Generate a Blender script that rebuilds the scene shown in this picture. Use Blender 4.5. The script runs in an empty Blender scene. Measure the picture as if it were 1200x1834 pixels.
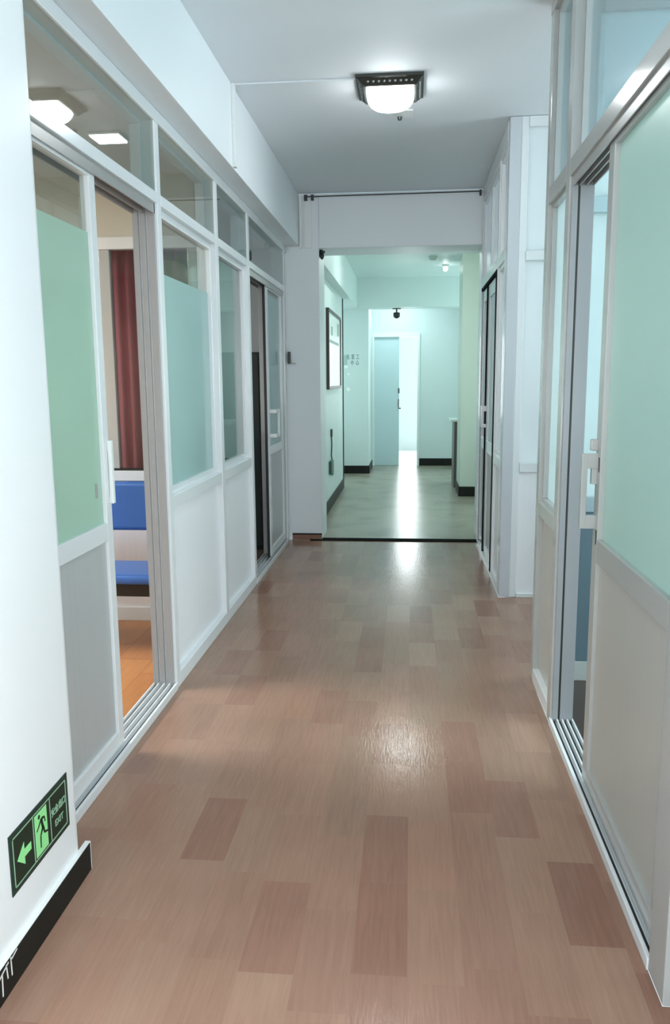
import bpy, bmesh, math, random
from mathutils import Vector, Matrix
random.seed(7)
SC = bpy.context.scene
COL = SC.collection

# ------------------------------------------------------------------ camera, world, lights, exposure
R_ = Vector((0.995561, 0.093760, -0.008171)); U_ = Vector((-0.007183, 0.162269, 0.986720)); F_ = Vector((-0.093841, 0.982282, -0.162222))
cd = bpy.data.cameras.new('camera'); cam = bpy.data.objects.new('camera', cd); COL.objects.link(cam)
rot = Matrix((R_, U_, -F_)).transposed().to_4x4()
cam.matrix_world = Matrix.Translation((0, 0, 1.5)) @ rot
cd.sensor_fit = 'VERTICAL'; cd.sensor_height = 24.0; cd.lens = 24.0 * 1432.4 / 1834.0
cd.clip_start = 0.05; cd.clip_end = 100
SC.camera = cam
SC.view_settings.view_transform = 'Standard'; SC.view_settings.look = 'None'
SC.view_settings.gamma = 1.0; SC.view_settings.use_curve_mapping = False
SC.view_settings.exposure = 1.2
w = bpy.data.worlds.new('world'); SC.world = w; w.use_nodes = True
w.node_tree.nodes['Background'].inputs[0].default_value = (0.75, 0.92, 1.0, 1)
w.node_tree.nodes['Background'].inputs[1].default_value = 0.6

def area(name, loc, direction, sx, sy, power, col):
    l = bpy.data.lights.new(name, 'AREA'); l.shape = 'RECTANGLE'; l.size = sx; l.size_y = sy; l.energy = power; l.color = col
    o = bpy.data.objects.new(name, l); COL.objects.link(o); o.location = loc
    o.rotation_euler = Vector(direction).to_track_quat('-Z', 'Y').to_euler()
    return o
DAY = (0.93, 0.98, 1.0)
area('daylight_behind', (-0.2, -3.35, 1.7), (0, 1, 0), 1.4, 1.6, 38, DAY)             # window behind the camera
area('daylight_right_room', (3.1, 2.4, 1.8), (-1, 0, 0), 2.4, 1.8, 38, (0.80, 0.98, 1.0))   # window of the right room
area('daylight_alcove', (3.1, 4.72, 1.8), (-1, 0, 0), 1.2, 1.8, 15, (0.86, 0.98, 1.0))      # window at the end of the alcove
area('daylight_back_right_room', (3.1, 6.5, 1.8), (-1, 0, 0), 1.2, 1.4, 26, (0.86, 0.97, 1.0))
area('daylight_end_room', (0.6, 17.3, 1.7), (-0.1, -1, 0), 2.2, 2.0, 45, (0.93, 1.0, 1.0))
area('fill_far_recess', (-1.8, 12.05, 1.6), (1, 0, 0), 1.2, 1.8, 6, (0.76, 1.0, 0.98))  # unseen fill light added in the recess, no window there
area('fill_far_right', (1.62, 9.0, 1.6), (-1, 0, 0), 1.6, 1.6, 8, (0.78, 1.0, 0.95))  # unseen fill light added in front of the blank right wall
area('fill_far_right_end', (1.62, 12.0, 1.7), (-1, 0, 0), 1.2, 1.6, 12, (0.74, 1.0, 0.96))  # another unseen fill added along that wall, nearer the end
area('light_end_vestibule', (-0.2, 13.5, 2.98), (0, 0, -1), 0.4, 0.4, 5.5, (0.86, 1.0, 1.0))
area('light_left_room', (-3.5, 3.2, 2.62), (0, 0, -1), 1.0, 1.2, 52, (1.0, 0.99, 0.94))
area('light_left_back_room', (-2.9, 6.2, 2.62), (0, 0, -1), 0.5, 0.5, 13, (0.9, 0.97, 1.0))

area('fill_near_right', (0.86, 0.1, 1.40), (-1, 0.30, -0.55), 1.1, 0.9, 36, DAY)         # unseen fill at an added wall opening, brightens the near left wall

# ------------------------------------------------------------------ materials
def mat(name, col, rough=0.5, metal=0.0, spec=0.5, emit=None, estr=0.0, coat=0.0, noise=0.0, nscale=6.0, bump=0.0, bscale=200.0):
    m = bpy.data.materials.new(name); m.use_nodes = True
    nt = m.node_tree; b = nt.nodes['Principled BSDF']
    b.inputs['Base Color'].default_value = (*col, 1); b.inputs['Roughness'].default_value = rough
    b.inputs['Metallic'].default_value = metal; b.inputs['Specular IOR Level'].default_value = spec
    b.inputs['Coat Weight'].default_value = coat
    if emit: b.inputs['Emission Color'].default_value = (*emit, 1); b.inputs['Emission Strength'].default_value = estr
    if noise or bump:
        tc = nt.nodes.new('ShaderNodeTexCoord')
    if noise:
        n = nt.nodes.new('ShaderNodeTexNoise'); n.inputs['Scale'].default_value = nscale; n.inputs['Detail'].default_value = 5
        nt.links.new(tc.outputs['Object'], n.inputs['Vector'])
        mx = nt.nodes.new('ShaderNodeMix'); mx.data_type = 'RGBA'
        mx.inputs[6].default_value = (*[c * (1 - noise) for c in col], 1); mx.inputs[7].default_value = (*[min(1, c * (1 + noise)) for c in col], 1)
        nt.links.new(n.outputs['Fac'], mx.inputs[0]); nt.links.new(mx.outputs[2], b.inputs['Base Color'])
    if bump:
        n2 = nt.nodes.new('ShaderNodeTexNoise'); n2.inputs['Scale'].default_value = bscale; n2.inputs['Detail'].default_value = 3
        nt.links.new(tc.outputs['Object'], n2.inputs['Vector'])
        bp = nt.nodes.new('ShaderNodeBump'); bp.inputs['Strength'].default_value = bump; bp.inputs['Distance'].default_value = 0.002
        nt.links.new(n2.outputs['Fac'], bp.inputs['Height']); nt.links.new(bp.outputs['Normal'], b.inputs['Normal'])
    return m

def panel_mat(name, col, rough=0.4, amt=0.05, spacing=0.09):
    """PVC panel with vertical tongue-and-groove ribs and faint streaks"""
    m = mat(name, col, rough); nt = m.node_tree; b = nt.nodes['Principled BSDF']
    tc = nt.nodes.new('ShaderNodeTexCoord'); sp = nt.nodes.new('ShaderNodeSeparateXYZ'); nt.links.new(tc.outputs['Object'], sp.inputs[0])
    ad = nt.nodes.new('ShaderNodeMath'); ad.operation = 'ADD'; nt.links.new(sp.outputs[0], ad.inputs[0]); nt.links.new(sp.outputs[1], ad.inputs[1])
    dv = nt.nodes.new('ShaderNodeMath'); dv.operation = 'DIVIDE'; dv.inputs[1].default_value = spacing; nt.links.new(ad.outputs[0], dv.inputs[0])
    fr = nt.nodes.new('ShaderNodeMath'); fr.operation = 'FRACT'; nt.links.new(dv.outputs[0], fr.inputs[0])
    lt = nt.nodes.new('ShaderNodeMath'); lt.operation = 'GREATER_THAN'; lt.inputs[1].default_value = 0.05; nt.links.new(fr.outputs[0], lt.inputs[0])
    bp = nt.nodes.new('ShaderNodeBump'); bp.inputs['Strength'].default_value = 0.5; bp.inputs['Distance'].default_value = 0.002
    nt.links.new(lt.outputs[0], bp.inputs['Height']); nt.links.new(bp.outputs['Normal'], b.inputs['Normal'])
    cx = nt.nodes.new('ShaderNodeCombineXYZ'); nt.links.new(ad.outputs[0], cx.inputs[0])
    n = nt.nodes.new('ShaderNodeTexNoise'); n.inputs['Scale'].default_value = 40; n.inputs['Detail'].default_value = 3; nt.links.new(cx.outputs[0], n.inputs['Vector'])
    mx = nt.nodes.new('ShaderNodeMix'); mx.data_type = 'RGBA'
    mx.inputs[6].default_value = (*[c * (1 - amt) for c in col], 1); mx.inputs[7].default_value = (*[min(1, c * (1 + amt)) for c in col], 1)
    nt.links.new(n.outputs['Fac'], mx.inputs[0]); nt.links.new(mx.outputs[2], b.inputs['Base Color'])
    return m

def schlick(nt, ior):
    """fresnel that treats the inner face of a pane like its outer one"""
    fr = nt.nodes.new('ShaderNodeFresnel'); ge = nt.nodes.new('ShaderNodeNewGeometry')
    a = nt.nodes.new('ShaderNodeMath'); a.operation = 'MULTIPLY_ADD'; nt.links.new(ge.outputs['Backfacing'], a.inputs[0]); a.inputs[1].default_value = -2; a.inputs[2].default_value = 1
    b = nt.nodes.new('ShaderNodeMath'); b.operation = 'POWER'; b.inputs[0].default_value = ior; nt.links.new(a.outputs[0], b.inputs[1])
    nt.links.new(b.outputs[0], fr.inputs[0])
    return fr

def glass_mat(name, tint, gloss=1.0, ior=1.5):
    m = bpy.data.materials.new(name); m.use_nodes = True; nt = m.node_tree; nt.nodes.clear()
    out = nt.nodes.new('ShaderNodeOutputMaterial'); tr = nt.nodes.new('ShaderNodeBsdfTransparent'); tr.inputs[0].default_value = (*tint, 1)
    gl = nt.nodes.new('ShaderNodeBsdfGlossy'); gl.inputs['Roughness'].default_value = 0.02
    fr = schlick(nt, ior)
    mx = nt.nodes.new('ShaderNodeMixShader')
    nt.links.new(fr.outputs[0], mx.inputs[0]); nt.links.new(tr.outputs[0], mx.inputs[1]); nt.links.new(gl.outputs[0], mx.inputs[2]); nt.links.new(mx.outputs[0], out.inputs[0])
    return m

def frost_mat(name, col, trans=0.6, see=0.0, rough=0.12, fres=1.35):
    """satin frosted film: diffuse + translucent under a weak gloss"""
    m = bpy.data.materials.new(name); m.use_nodes = True; nt = m.node_tree; nt.nodes.clear()
    out = nt.nodes.new('ShaderNodeOutputMaterial')
    tc = nt.nodes.new('ShaderNodeTexCoord'); n = nt.nodes.new('ShaderNodeTexNoise'); n.inputs['Scale'].default_value = 1.6; n.inputs['Detail'].default_value = 2
    nt.links.new(tc.outputs['Object'], n.inputs['Vector'])
    mc = nt.nodes.new('ShaderNodeMix'); mc.data_type = 'RGBA'; mc.inputs[6].default_value = (*[c * 0.94 for c in col], 1); mc.inputs[7].default_value = (*[min(1, c * 1.06) for c in col], 1)
    nt.links.new(n.outputs['Fac'], mc.inputs[0])
    d = nt.nodes.new('ShaderNodeBsdfDiffuse'); t = nt.nodes.new('ShaderNodeBsdfTranslucent')
    nt.links.new(mc.outputs[2], d.inputs[0]); nt.links.new(mc.outputs[2], t.inputs[0])
    m1 = nt.nodes.new('ShaderNodeMixShader'); m1.inputs[0].default_value = trans; nt.links.new(d.outputs[0], m1.inputs[1]); nt.links.new(t.outputs[0], m1.inputs[2])
    tr = nt.nodes.new('ShaderNodeBsdfTransparent'); tr.inputs[0].default_value = (*[min(1, c * 1.2) for c in col], 1)
    m2 = nt.nodes.new('ShaderNodeMixShader'); m2.inputs[0].default_value = see; nt.links.new(m1.outputs[0], m2.inputs[1]); nt.links.new(tr.outputs[0], m2.inputs[2])
    g = nt.nodes.new('ShaderNodeBsdfGlossy'); g.inputs['Roughness'].default_value = rough
    fr = schlick(nt, fres)
    m3 = nt.nodes.new('ShaderNodeMixShader'); nt.links.new(fr.outputs[0], m3.inputs[0]); nt.links.new(m2.outputs[0], m3.inputs[1]); nt.links.new(g.outputs[0], m3.inputs[2])
    nt.links.new(m3.outputs[0], out.inputs[0])
    return m

def plank_mat(name, ramp, pw, pl, rough=0.33, grain=0.12, seam=0.0, bumpd=0.0006, spec=0.5):
    """wood-look vinyl: blocks pw wide (X) and pl long (Y), each with its own tone"""
    m = mat(name, (0.4, 0.3, 0.2), rough, spec=spec); nt = m.node_tree; b = nt.nodes['Principled BSDF']; L = nt.links.new
    def M(op, a, bb=None):
        n = nt.nodes.new('ShaderNodeMath'); n.operation = op
        for i, v in enumerate((a, bb)):
            if v is None: continue
            if isinstance(v, (int, float)): n.inputs[i].default_value = v
            else: L(v, n.inputs[i])
        return n.outputs[0]
    tc = nt.nodes.new('ShaderNodeTexCoord'); sp = nt.nodes.new('ShaderNodeSeparateXYZ'); L(tc.outputs['Object'], sp.inputs[0])
    X, Y = sp.outputs[0], sp.outputs[1]
    u = M('DIVIDE', X, pw); row = M('FLOOR', u)
    wn = nt.nodes.new('ShaderNodeTexWhiteNoise'); wn.noise_dimensions = '1D'; L(row, wn.inputs['W'])
    v = M('ADD', M('DIVIDE', Y, pl), M('MULTIPLY', wn.outputs['Value'], 7.3)); cell = M('FLOOR', v)
    cx = nt.nodes.new('ShaderNodeCombineXYZ'); L(row, cx.inputs[0]); L(cell, cx.inputs[1])
    w2 = nt.nodes.new('ShaderNodeTexWhiteNoise'); w2.noise_dimensions = '2D'; L(cx.outputs[0], w2.inputs['Vector'])
    cr = nt.nodes.new('ShaderNodeValToRGB'); e = cr.color_ramp.elements
    e[0].color = (*ramp[0], 1); e[1].color = (*ramp[-1], 1)
    for i, c in enumerate(ramp[1:-1]):
        k = e.new((i + 1) / (len(ramp) - 1)); k.color = (*c, 1)
    L(w2.outputs['Value'], cr.inputs[0])
    # grain, stretched along Y, offset per block
    mp = nt.nodes.new('ShaderNodeCombineXYZ'); L(M('MULTIPLY', X, 90.0), mp.inputs[0]); L(M('MULTIPLY', Y, 5.0), mp.inputs[1]); L(M('MULTIPLY', w2.outputs['Value'], 31.0), mp.inputs[2])
    n = nt.nodes.new('ShaderNodeTexNoise'); n.inputs['Scale'].default_value = 1.0; n.inputs['Detail'].default_value = 5; n.inputs['Distortion'].default_value = 0.6; L(mp.outputs[0], n.inputs['Vector'])
    n3 = nt.nodes.new('ShaderNodeTexNoise'); n3.inputs['Scale'].default_value = 2.2; n3.inputs['Detail'].default_value = 2; L(tc.outputs['Object'], n3.inputs['Vector'])
    g = M('ADD', M('MULTIPLY', M('SUBTRACT', n.outputs['Fac'], 0.5), grain * 2), M('ADD', M('MULTIPLY', M('SUBTRACT', n3.outputs['Fac'], 0.5), 0.30), 1.0))
    if seam:
        fu = M('FRACT', u); su = M('LESS_THAN', fu, 0.02); fv = M('FRACT', v); sv = M('LESS_THAN', fv, 0.006)
        g = M('MULTIPLY', g, M('SUBTRACT', 1.0, M('MULTIPLY', M('MAXIMUM', su, sv), seam)))
    vm = nt.nodes.new('ShaderNodeVectorMath'); vm.operation = 'SCALE'; L(cr.outputs[0], vm.inputs[0]); L(g, vm.inputs['Scale']); L(vm.outputs[0], b.inputs['Base Color'])
    # wavy embossed surface: breaks the highlights into streaks
    mp2 = nt.nodes.new('ShaderNodeCombineXYZ'); L(M('MULTIPLY', X, 150.0), mp2.inputs[0]); L(M('MULTIPLY', Y, 16.0), mp2.inputs[1])
    n4 = nt.nodes.new('ShaderNodeTexNoise'); n4.inputs['Scale'].default_value = 1.0; n4.inputs['Detail'].default_value = 3; L(mp2.outputs[0], n4.inputs['Vector'])
    bp = nt.nodes.new('ShaderNodeBump'); bp.inputs['Strength'].default_value = 0.5; bp.inputs['Distance'].default_value = bumpd; L(n4.outputs['Fac'], bp.inputs['Height']); L(bp.outputs['Normal'], b.inputs['Normal'])
    return m

def far_floor_mat():
    m = mat('polished_terrazzo', (0.2, 0.2, 0.17), 0.27, spec=0.25); nt = m.node_tree; b = nt.nodes['Principled BSDF']; L = nt.links.new
    tc = nt.nodes.new('ShaderNodeTexCoord'); n = nt.nodes.new('ShaderNodeTexNoise'); n.inputs['Scale'].default_value = 60; n.inputs['Detail'].default_value = 6; L(tc.outputs['Object'], n.inputs['Vector'])
    n2 = nt.nodes.new('ShaderNodeTexNoise'); n2.inputs['Scale'].default_value = 2.5; n2.inputs['Detail'].default_value = 4; L(tc.outputs['Object'], n2.inputs['Vector'])
    ad = nt.nodes.new('ShaderNodeMath'); ad.operation = 'ADD'; L(n.outputs['Fac'], ad.inputs[0]); L(n2.outputs['Fac'], ad.inputs[1])
    cr = nt.nodes.new('ShaderNodeValToRGB'); cr.color_ramp.elements[0].position = 0.75; cr.color_ramp.elements[1].position = 1.3
    cr.color_ramp.elements[0].color = (0.23, 0.215, 0.165, 1); cr.color_ramp.elements[1].color = (0.34, 0.32, 0.26, 1)
    L(ad.outputs[0], cr.inputs[0]); L(cr.outputs[0], b.inputs['Base Color'])
    bp = nt.nodes.new('ShaderNodeBump'); bp.inputs['Strength'].default_value = 0.25; bp.inputs['Distance'].default_value = 0.002
    n3 = nt.nodes.new('ShaderNodeTexNoise'); n3.inputs['Scale'].default_value = 9; L(tc.outputs['Object'], n3.inputs['Vector'])
    L(n3.outputs['Fac'], bp.inputs['Height']); L(bp.outputs['Normal'], b.inputs['Normal'])
    return m

PAINT = mat('wall_paint', (0.80, 0.84, 0.87), 0.45, bump=0.15, bscale=60, noise=0.02, nscale=2)
PAINT_GLOSS = mat('wall_enamel', (0.81, 0.85, 0.865), 0.28, noise=0.02, nscale=2)
CEIL = mat('ceiling_paint', (0.77, 0.81, 0.845), 0.7, bump=0.1, bscale=40, noise=0.02, nscale=1.5)
FARPAINT = mat('far_wall_paint', (0.66, 0.77, 0.77), 0.5, noise=0.03, nscale=2)
ROOMPAINT = mat('room_paint_beige', (0.56, 0.54, 0.46), 0.6, noise=0.03, nscale=2)
ROOMGREY = mat('room_paint_grey', (0.52, 0.54, 0.54), 0.6)
ALU = mat('white_frame', (0.76, 0.79, 0.81), 0.2, spec=0.6)
ALU_G = mat('grey_frame', (0.44, 0.45, 0.44), 0.15, spec=0.6)
JAMBL = mat('shaded_jamb_left', (0.33, 0.345, 0.355), 0.3)  # shade on the camera-facing jamb side is put into this grey
JAMB = mat('dark_grey_jamb', (0.27, 0.28, 0.29), 0.3)
ALU_IN = mat('grey_track', (0.38, 0.38, 0.37), 0.3, metal=0.3)
PANEL_W = panel_mat('white_ribbed_panel', (0.84, 0.86, 0.89), 0.35)
PANEL_G = panel_mat('grey_ribbed_panel', (0.46, 0.48, 0.48), 0.35)
PANEL_GR = panel_mat('warm_grey_ribbed_panel', (0.47, 0.465, 0.43), 0.35)
PANEL_S = mat('slate_panel', (0.10, 0.15, 0.18), 0.4, noise=0.05)
CLEAR = glass_mat('clear_glass', (0.80, 0.86, 0.85))
CLEAR_B = glass_mat('blue_tinted_glass', (0.82, 0.90, 0.93))
FROST_L = frost_mat('frosted_film_mint', (0.58, 0.76, 0.68), 0.5, 0.10)
FROST_L2 = frost_mat('frosted_film_teal', (0.54, 0.72, 0.72), 0.45, 0.10)
FROST_R = frost_mat('frosted_glass_mint', (0.56, 0.70, 0.65), 0.5, 0.0, rough=0.3)
FROST_S = frost_mat('frosted_glass_pale', (0.84, 0.93, 0.94), 0.7, 0.0, rough=0.3)
FROST_D = frost_mat('frosted_glass_grey', (0.50, 0.56, 0.57), 0.5, 0.0, rough=0.35, fres=1.2)
FROST_W = frost_mat('frosted_glass_white', (0.85, 0.88, 0.89), 0.5, 0.0, rough=0.3)
BLACKB = mat('black_skirting', (0.011, 0.012, 0.010), 0.5, spec=0.2, noise=0.3, nscale=12)
WOODB = mat('brown_skirting', (0.22, 0.10, 0.065), 0.35, noise=0.15, nscale=20)
DARK = mat('dark_rubber', (0.012, 0.013, 0.013), 0.5)
BLK = mat('matt_black_gap', (0.008, 0.009, 0.009), 0.9, spec=0.03)
DARKP = mat('dark_metal', (0.05, 0.055, 0.055), 0.4, metal=0.4)
BRONZE = mat('pewter_metal', (0.06, 0.065, 0.06), 0.35, metal=0.6, bump=1.0, bscale=60)
ORN = mat('pale_pewter', (0.16, 0.165, 0.155), 0.35, metal=0.5)
WHITE_P = mat('white_plastic', (0.80, 0.83, 0.82), 0.3)
LAMP = mat('lamp_glass', (0.9, 0.9, 0.88), 0.3, emit=(0.95, 0.99, 1.0), estr=13.5)
LAMP2 = mat('far_lamp_glass', (0.9, 0.9, 0.88), 0.3, emit=(0.90, 1.0, 0.95), estr=22)
LEDP = mat('led_panel_glow', (0.9, 0.9, 0.9), 0.4, emit=(0.95, 1.0, 1.0), estr=4)
BULB = mat('bulb_glow', (0.9, 0.9, 0.9), 0.4, emit=(1.0, 1.0, 0.95), estr=6)
BLUE = mat('blue_vinyl', (0.035, 0.13, 0.42), 0.35)
RED = mat('dark_red_fabric', (0.62, 0.15, 0.19), 0.7, noise=0.15, nscale=5)
FLOOR = plank_mat('brown_block_vinyl', [(0.258, 0.134, 0.096), (0.318, 0.186, 0.132), (0.350, 0.216, 0.154), (0.278, 0.150, 0.108), (0.335, 0.206, 0.148), (0.296, 0.182, 0.130), (0.338, 0.192, 0.136)], 0.145, 0.38, 0.15, 0.18, bumpd=0.0011, spec=0.2)
RFLOOR = plank_mat('orange_plank_floor', [(0.42, 0.17, 0.06), (0.55, 0.25, 0.09), (0.48, 0.20, 0.075)], 0.2, 1.2, 0.3, 0.2, seam=0.4)
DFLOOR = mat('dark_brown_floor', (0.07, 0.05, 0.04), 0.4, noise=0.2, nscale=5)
TERR = far_floor_mat()
S_BLACK = mat('sign_dark_green', (0.003, 0.016, 0.006), 0.5)
S_EDGE = mat('sign_edge_green', (0.008, 0.028, 0.018), 0.5)
S_LINE = mat('sign_pale_green', (0.30, 0.52, 0.36), 0.4)
S_GLOW = mat('sign_light_green', (0.30, 0.80, 0.32), 0.4)
S_WHITE = mat('white_marking', (0.78, 0.80, 0.78), 0.5)
GREYTXT = mat('grey_lettering', (0.20, 0.26, 0.26), 0.6)
PAPER = mat('poster_paper', (0.68, 0.76, 0.73), 0.3)
GREENBOX = mat('dark_green_plastic', (0.03, 0.09, 0.07), 0.4)

# ------------------------------------------------------------------ mesh helpers
class MB:
    def __init__(s): s.bm = bmesh.new()
    def box(s, x0, x1, y0, y1, z0, z1, bev=0.0):
        x0, x1 = sorted((x0, x1)); y0, y1 = sorted((y0, y1)); z0, z1 = sorted((z0, z1))
        vs = [s.bm.verts.new((x, y, z)) for x in (x0, x1) for y in (y0, y1) for z in (z0, z1)]
        fs = [s.bm.faces.new([vs[i] for i in q]) for q in ((0, 1, 3, 2), (4, 6, 7, 5), (0, 4, 5, 1), (2, 3, 7, 6), (0, 2, 6, 4), (1, 5, 7, 3))]
        if bev:
            es = list({e for f in fs for e in f.edges})
            bmesh.ops.bevel(s.bm, geom=es, offset=min(bev, 0.45 * min(x1 - x0, y1 - y0, z1 - z0)), segments=2, profile=0.6, affect='EDGES')
        return s
    def tube(s, pts, r, n=10, cap=True):
        pts = [Vector(p) for p in pts]; rings = []
        for i, p in enumerate(pts):
            d = (pts[min(i + 1, len(pts) - 1)] - pts[max(i - 1, 0)]).normalized()
            a = d.orthogonal().normalized() if i == 0 else (a - d * a.dot(d)).normalized()
            b = d.cross(a)
            rr = r[i] if isinstance(r, (list, tuple)) else r
            rings.append([s.bm.verts.new(p + rr * (math.cos(2 * math.pi * k / n) * a + math.sin(2 * math.pi * k / n) * b)) for k in range(n)])
        for i in range(len(rings) - 1):
            for k in range(n): s.bm.faces.new((rings[i][k], rings[i][(k + 1) % n], rings[i + 1][(k + 1) % n], rings[i + 1][k]))
        if cap: s.bm.faces.new(rings[0][::-1]); s.bm.faces.new(rings[-1])
        return s
    def prism(s, poly, axis, d0, d1):
        """poly: list of (a,b); axis 'x': (a,b)=(y,z), 'y': (x,z), 'z': (x,y)"""
        def P(a, b, d): return {'x': (d, a, b), 'y': (a, d, b), 'z': (a, b, d)}[axis]
        lo = [s.bm.verts.new(P(a, b, d0)) for a, b in poly]; hi = [s.bm.verts.new(P(a, b, d1)) for a, b in poly]
        s.bm.faces.new(lo[::-1]); s.bm.faces.new(hi); n = len(poly)
        for i in range(n): s.bm.faces.new((lo[i], lo[(i + 1) % n], hi[(i + 1) % n], hi[i]))
        return s
    def loft(s, loops, cap0=True, cap1=True):
        rs = [[s.bm.verts.new(p) for p in lp] for lp in loops]; n = len(rs[0])
        for i in range(len(rs) - 1):
            for k in range(n): s.bm.faces.new((rs[i][k], rs[i][(k + 1) % n], rs[i + 1][(k + 1) % n], rs[i + 1][k]))
        if cap0: s.bm.faces.new(rs[0][::-1])
        if cap1: s.bm.faces.new(rs[-1])
        return s
    def build(s, name, m, parent=None, smooth=False):
        bmesh.ops.recalc_face_normals(s.bm, faces=s.bm.faces)
        me = bpy.data.meshes.new(name); s.bm.to_mesh(me); s.bm.free(); me.materials.append(m)
        if smooth:
            for p in me.polygons: p.use_smooth = True
        o = bpy.data.objects.new(name, me); COL.objects.link(o)
        if parent is not None:
            o.parent = parent; o.matrix_parent_inverse = Matrix.Translation(-wloc(parent))
        return o
def wloc(o):
    v = Vector(o.location)
    return v if o.parent is None else v * 0 + v
def thing(name, label, cat, loc, group=None, kind=None):
    o = bpy.data.objects.new(name, None); COL.objects.link(o); o.location = loc; o.empty_display_size = 0.1
    return tag(o, label, cat, group, kind)
def tag(o, label, cat, group=None, kind=None):
    o['label'] = label; o['category'] = cat
    if group: o['group'] = group
    if kind: o['kind'] = kind
    return o
def struct(name, mb, m, label, cat, smooth=False):
    return tag(mb.build(name, m, None, smooth), label, cat, None, 'structure')

# frame system: s runs along the wall, d goes from its corridor face into it, z up
def side(kind, at):
    if kind == 'L': return lambda mb, s0, s1, d0, d1, z0, z1, b=0.0: mb.box(at - d0, at - d1, s0, s1, z0, z1, b)
    if kind == 'R': return lambda mb, s0, s1, d0, d1, z0, z1, b=0.0: mb.box(at + d0, at + d1, s0, s1, z0, z1, b)
    return lambda mb, s0, s1, d0, d1, z0, z1, b=0.0: mb.box(s0, s1, at + d0, at + d1, z0, z1, b)
def bars(S, root, name, m, lst, bev=0.003):
    mb = MB()
    for q in lst: S(mb, *q, bev)
    return mb.build(name, m, root)
def window_unit(S, root, s0, s1, z0, z1, fm, gm, bead=0.028, film=None, filmtop=None, fd=0.028, flush=False):
    bars(S, root, 'glazing_bead', fm, [(s0, s1, fd, fd + 0.05, z0, z0 + bead), (s0, s1, fd, fd + 0.05, z1 - bead, z1),
                                       (s0, s0 + bead, fd, fd + 0.05, z0 + bead, z1 - bead), (s1 - bead, s1, fd, fd + 0.05, z0 + bead, z1 - bead)], 0.002)
    a, b, c, d = s0 + bead - 0.004, s1 - bead + 0.004, z0 + bead - 0.004, z1 - bead + 0.004
    g = bars(S, root, 'glass_pane', gm, [(s0 + 0.001, s1 - 0.001, 0.006, 0.010, z0 + 0.001, z1 - 0.001) if flush else (a, b, fd + 0.022, fd + 0.026, c, d)], 0)
    if film:
        f = MB(); S(f, a + 0.004, b - 0.004, fd + 0.0195, fd + 0.0215, c + 0.004, filmtop); f.build('frosted_film', film, root)
def slab_door(name, S, s0, s1, d0, z1, fm, pm, gm, label, film=None, filmtop=None, stile=0.06, rail=(0.895, 0.965), base=(0.045, 0.11), handle=None, loc=(0, 0, 0), top=0.055):
    root = thing(name, label, 'door', loc, kind='structure')
    t = 0.035
    bars(S, root, 'door_frame', fm, [(s0, s0 + stile, d0, d0 + t, base[0], z1), (s1 - stile, s1, d0, d0 + t, base[0], z1),
         (s0 + stile, s1 - stile, d0, d0 + t, z1 - top, z1), (s0 + stile, s1 - stile, d0, d0 + t, rail[0], rail[1]), (s0 + stile, s1 - stile, d0, d0 + t, base[0], base[1])])
    a, b = s0 + stile - 0.004, s1 - stile + 0.004
    bars(S, root, 'glass_pane', gm, [(a, b, d0 + 0.018, d0 + 0.022, rail[1] - 0.004, z1 - top + 0.004)], 0)
    bars(S, root, 'lower_panel', pm, [(a, b, d0 + 0.012, d0 + 0.022, base[1] - 0.004, rail[0] + 0.004)], 0)
    if film: bars(S, root, 'frosted_film', film, [(a + 0.004, b - 0.004, d0 + 0.015, d0 + 0.0172, rail[1], filmtop)], 0)
    if handle:
        hs, hz0, hz1, out, m = handle
        h = MB(); S(h, hs - 0.012, hs + 0.012, d0 - out, d0 - out + 0.016, hz0, hz1, 0.005)
        S(h, hs - 0.012, hs + 0.012, d0 - out + 0.01, d0, hz0, hz0 + 0.03, 0.004); S(h, hs - 0.012, hs + 0.012, d0 - out + 0.01, d0, hz1 - 0.045, hz1, 0.004)
        h.build('door_handle', m, root)
    return root

# ------------------------------------------------------------------ shell
ZC, ZF = 3.145, 3.04
XL, XR = -1.14, 0.615
struct('floor', MB().box(XL - 0.004, XR, -3.4, 7.415, -0.1, 0).box(XR, 3.2, 4.0, 5.49, -0.1, 0).box(XR, 0.80, -3.4, 1.78, -0.1, 0), FLOOR, 'brown wood-look block vinyl floor of the near corridor', 'floor')
struct('floor_far_hall', MB().box(-2.0, 1.7, 7.515, 14.3, -0.1, 0.002), TERR, 'polished grey-green floor of the far hall beyond the threshold', 'floor')
struct('trim_1', MB().box(-0.95, XR + 0.1, 7.41, 7.52, -0.05, 0.008, 0.002), mat('black_threshold', (0.010, 0.012, 0.012), 0.9, spec=0.03), 'black threshold strip between the brown floor and polished floor', 'threshold')
struct('floor_left_room', MB().box(-4.2, XL - 0.115, 0.5, 4.80, -0.1, 0.0), RFLOOR, 'orange wood floor seen through the open left door', 'floor')
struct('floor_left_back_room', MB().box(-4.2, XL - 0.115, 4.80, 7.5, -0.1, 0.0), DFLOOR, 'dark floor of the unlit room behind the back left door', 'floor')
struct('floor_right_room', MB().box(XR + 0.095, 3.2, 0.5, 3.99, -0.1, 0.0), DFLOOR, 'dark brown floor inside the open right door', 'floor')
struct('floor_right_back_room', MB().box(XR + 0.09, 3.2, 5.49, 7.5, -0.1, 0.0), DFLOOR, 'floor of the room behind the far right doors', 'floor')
struct('floor_end_room', MB().box(-2.0, 1.7, 14.3, 17.5, -0.1, 0.0), mat('pale_floor', (0.75, 0.75, 0.72), 0.3), 'bright pale floor of the room beyond the end door', 'floor')
struct('ceiling', MB().box(-1.30, 3.2, -3.4, 7.45, ZC, ZC + 0.1), CEIL, 'pale blue-grey ceiling of the near corridor', 'ceiling')
struct('ceiling_far_hall', MB().box(-2.0, 1.7, 7.89, 17.5, ZF, ZC + 0.1), FARPAINT, 'greenish ceiling of the far hall', 'ceiling')
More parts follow.
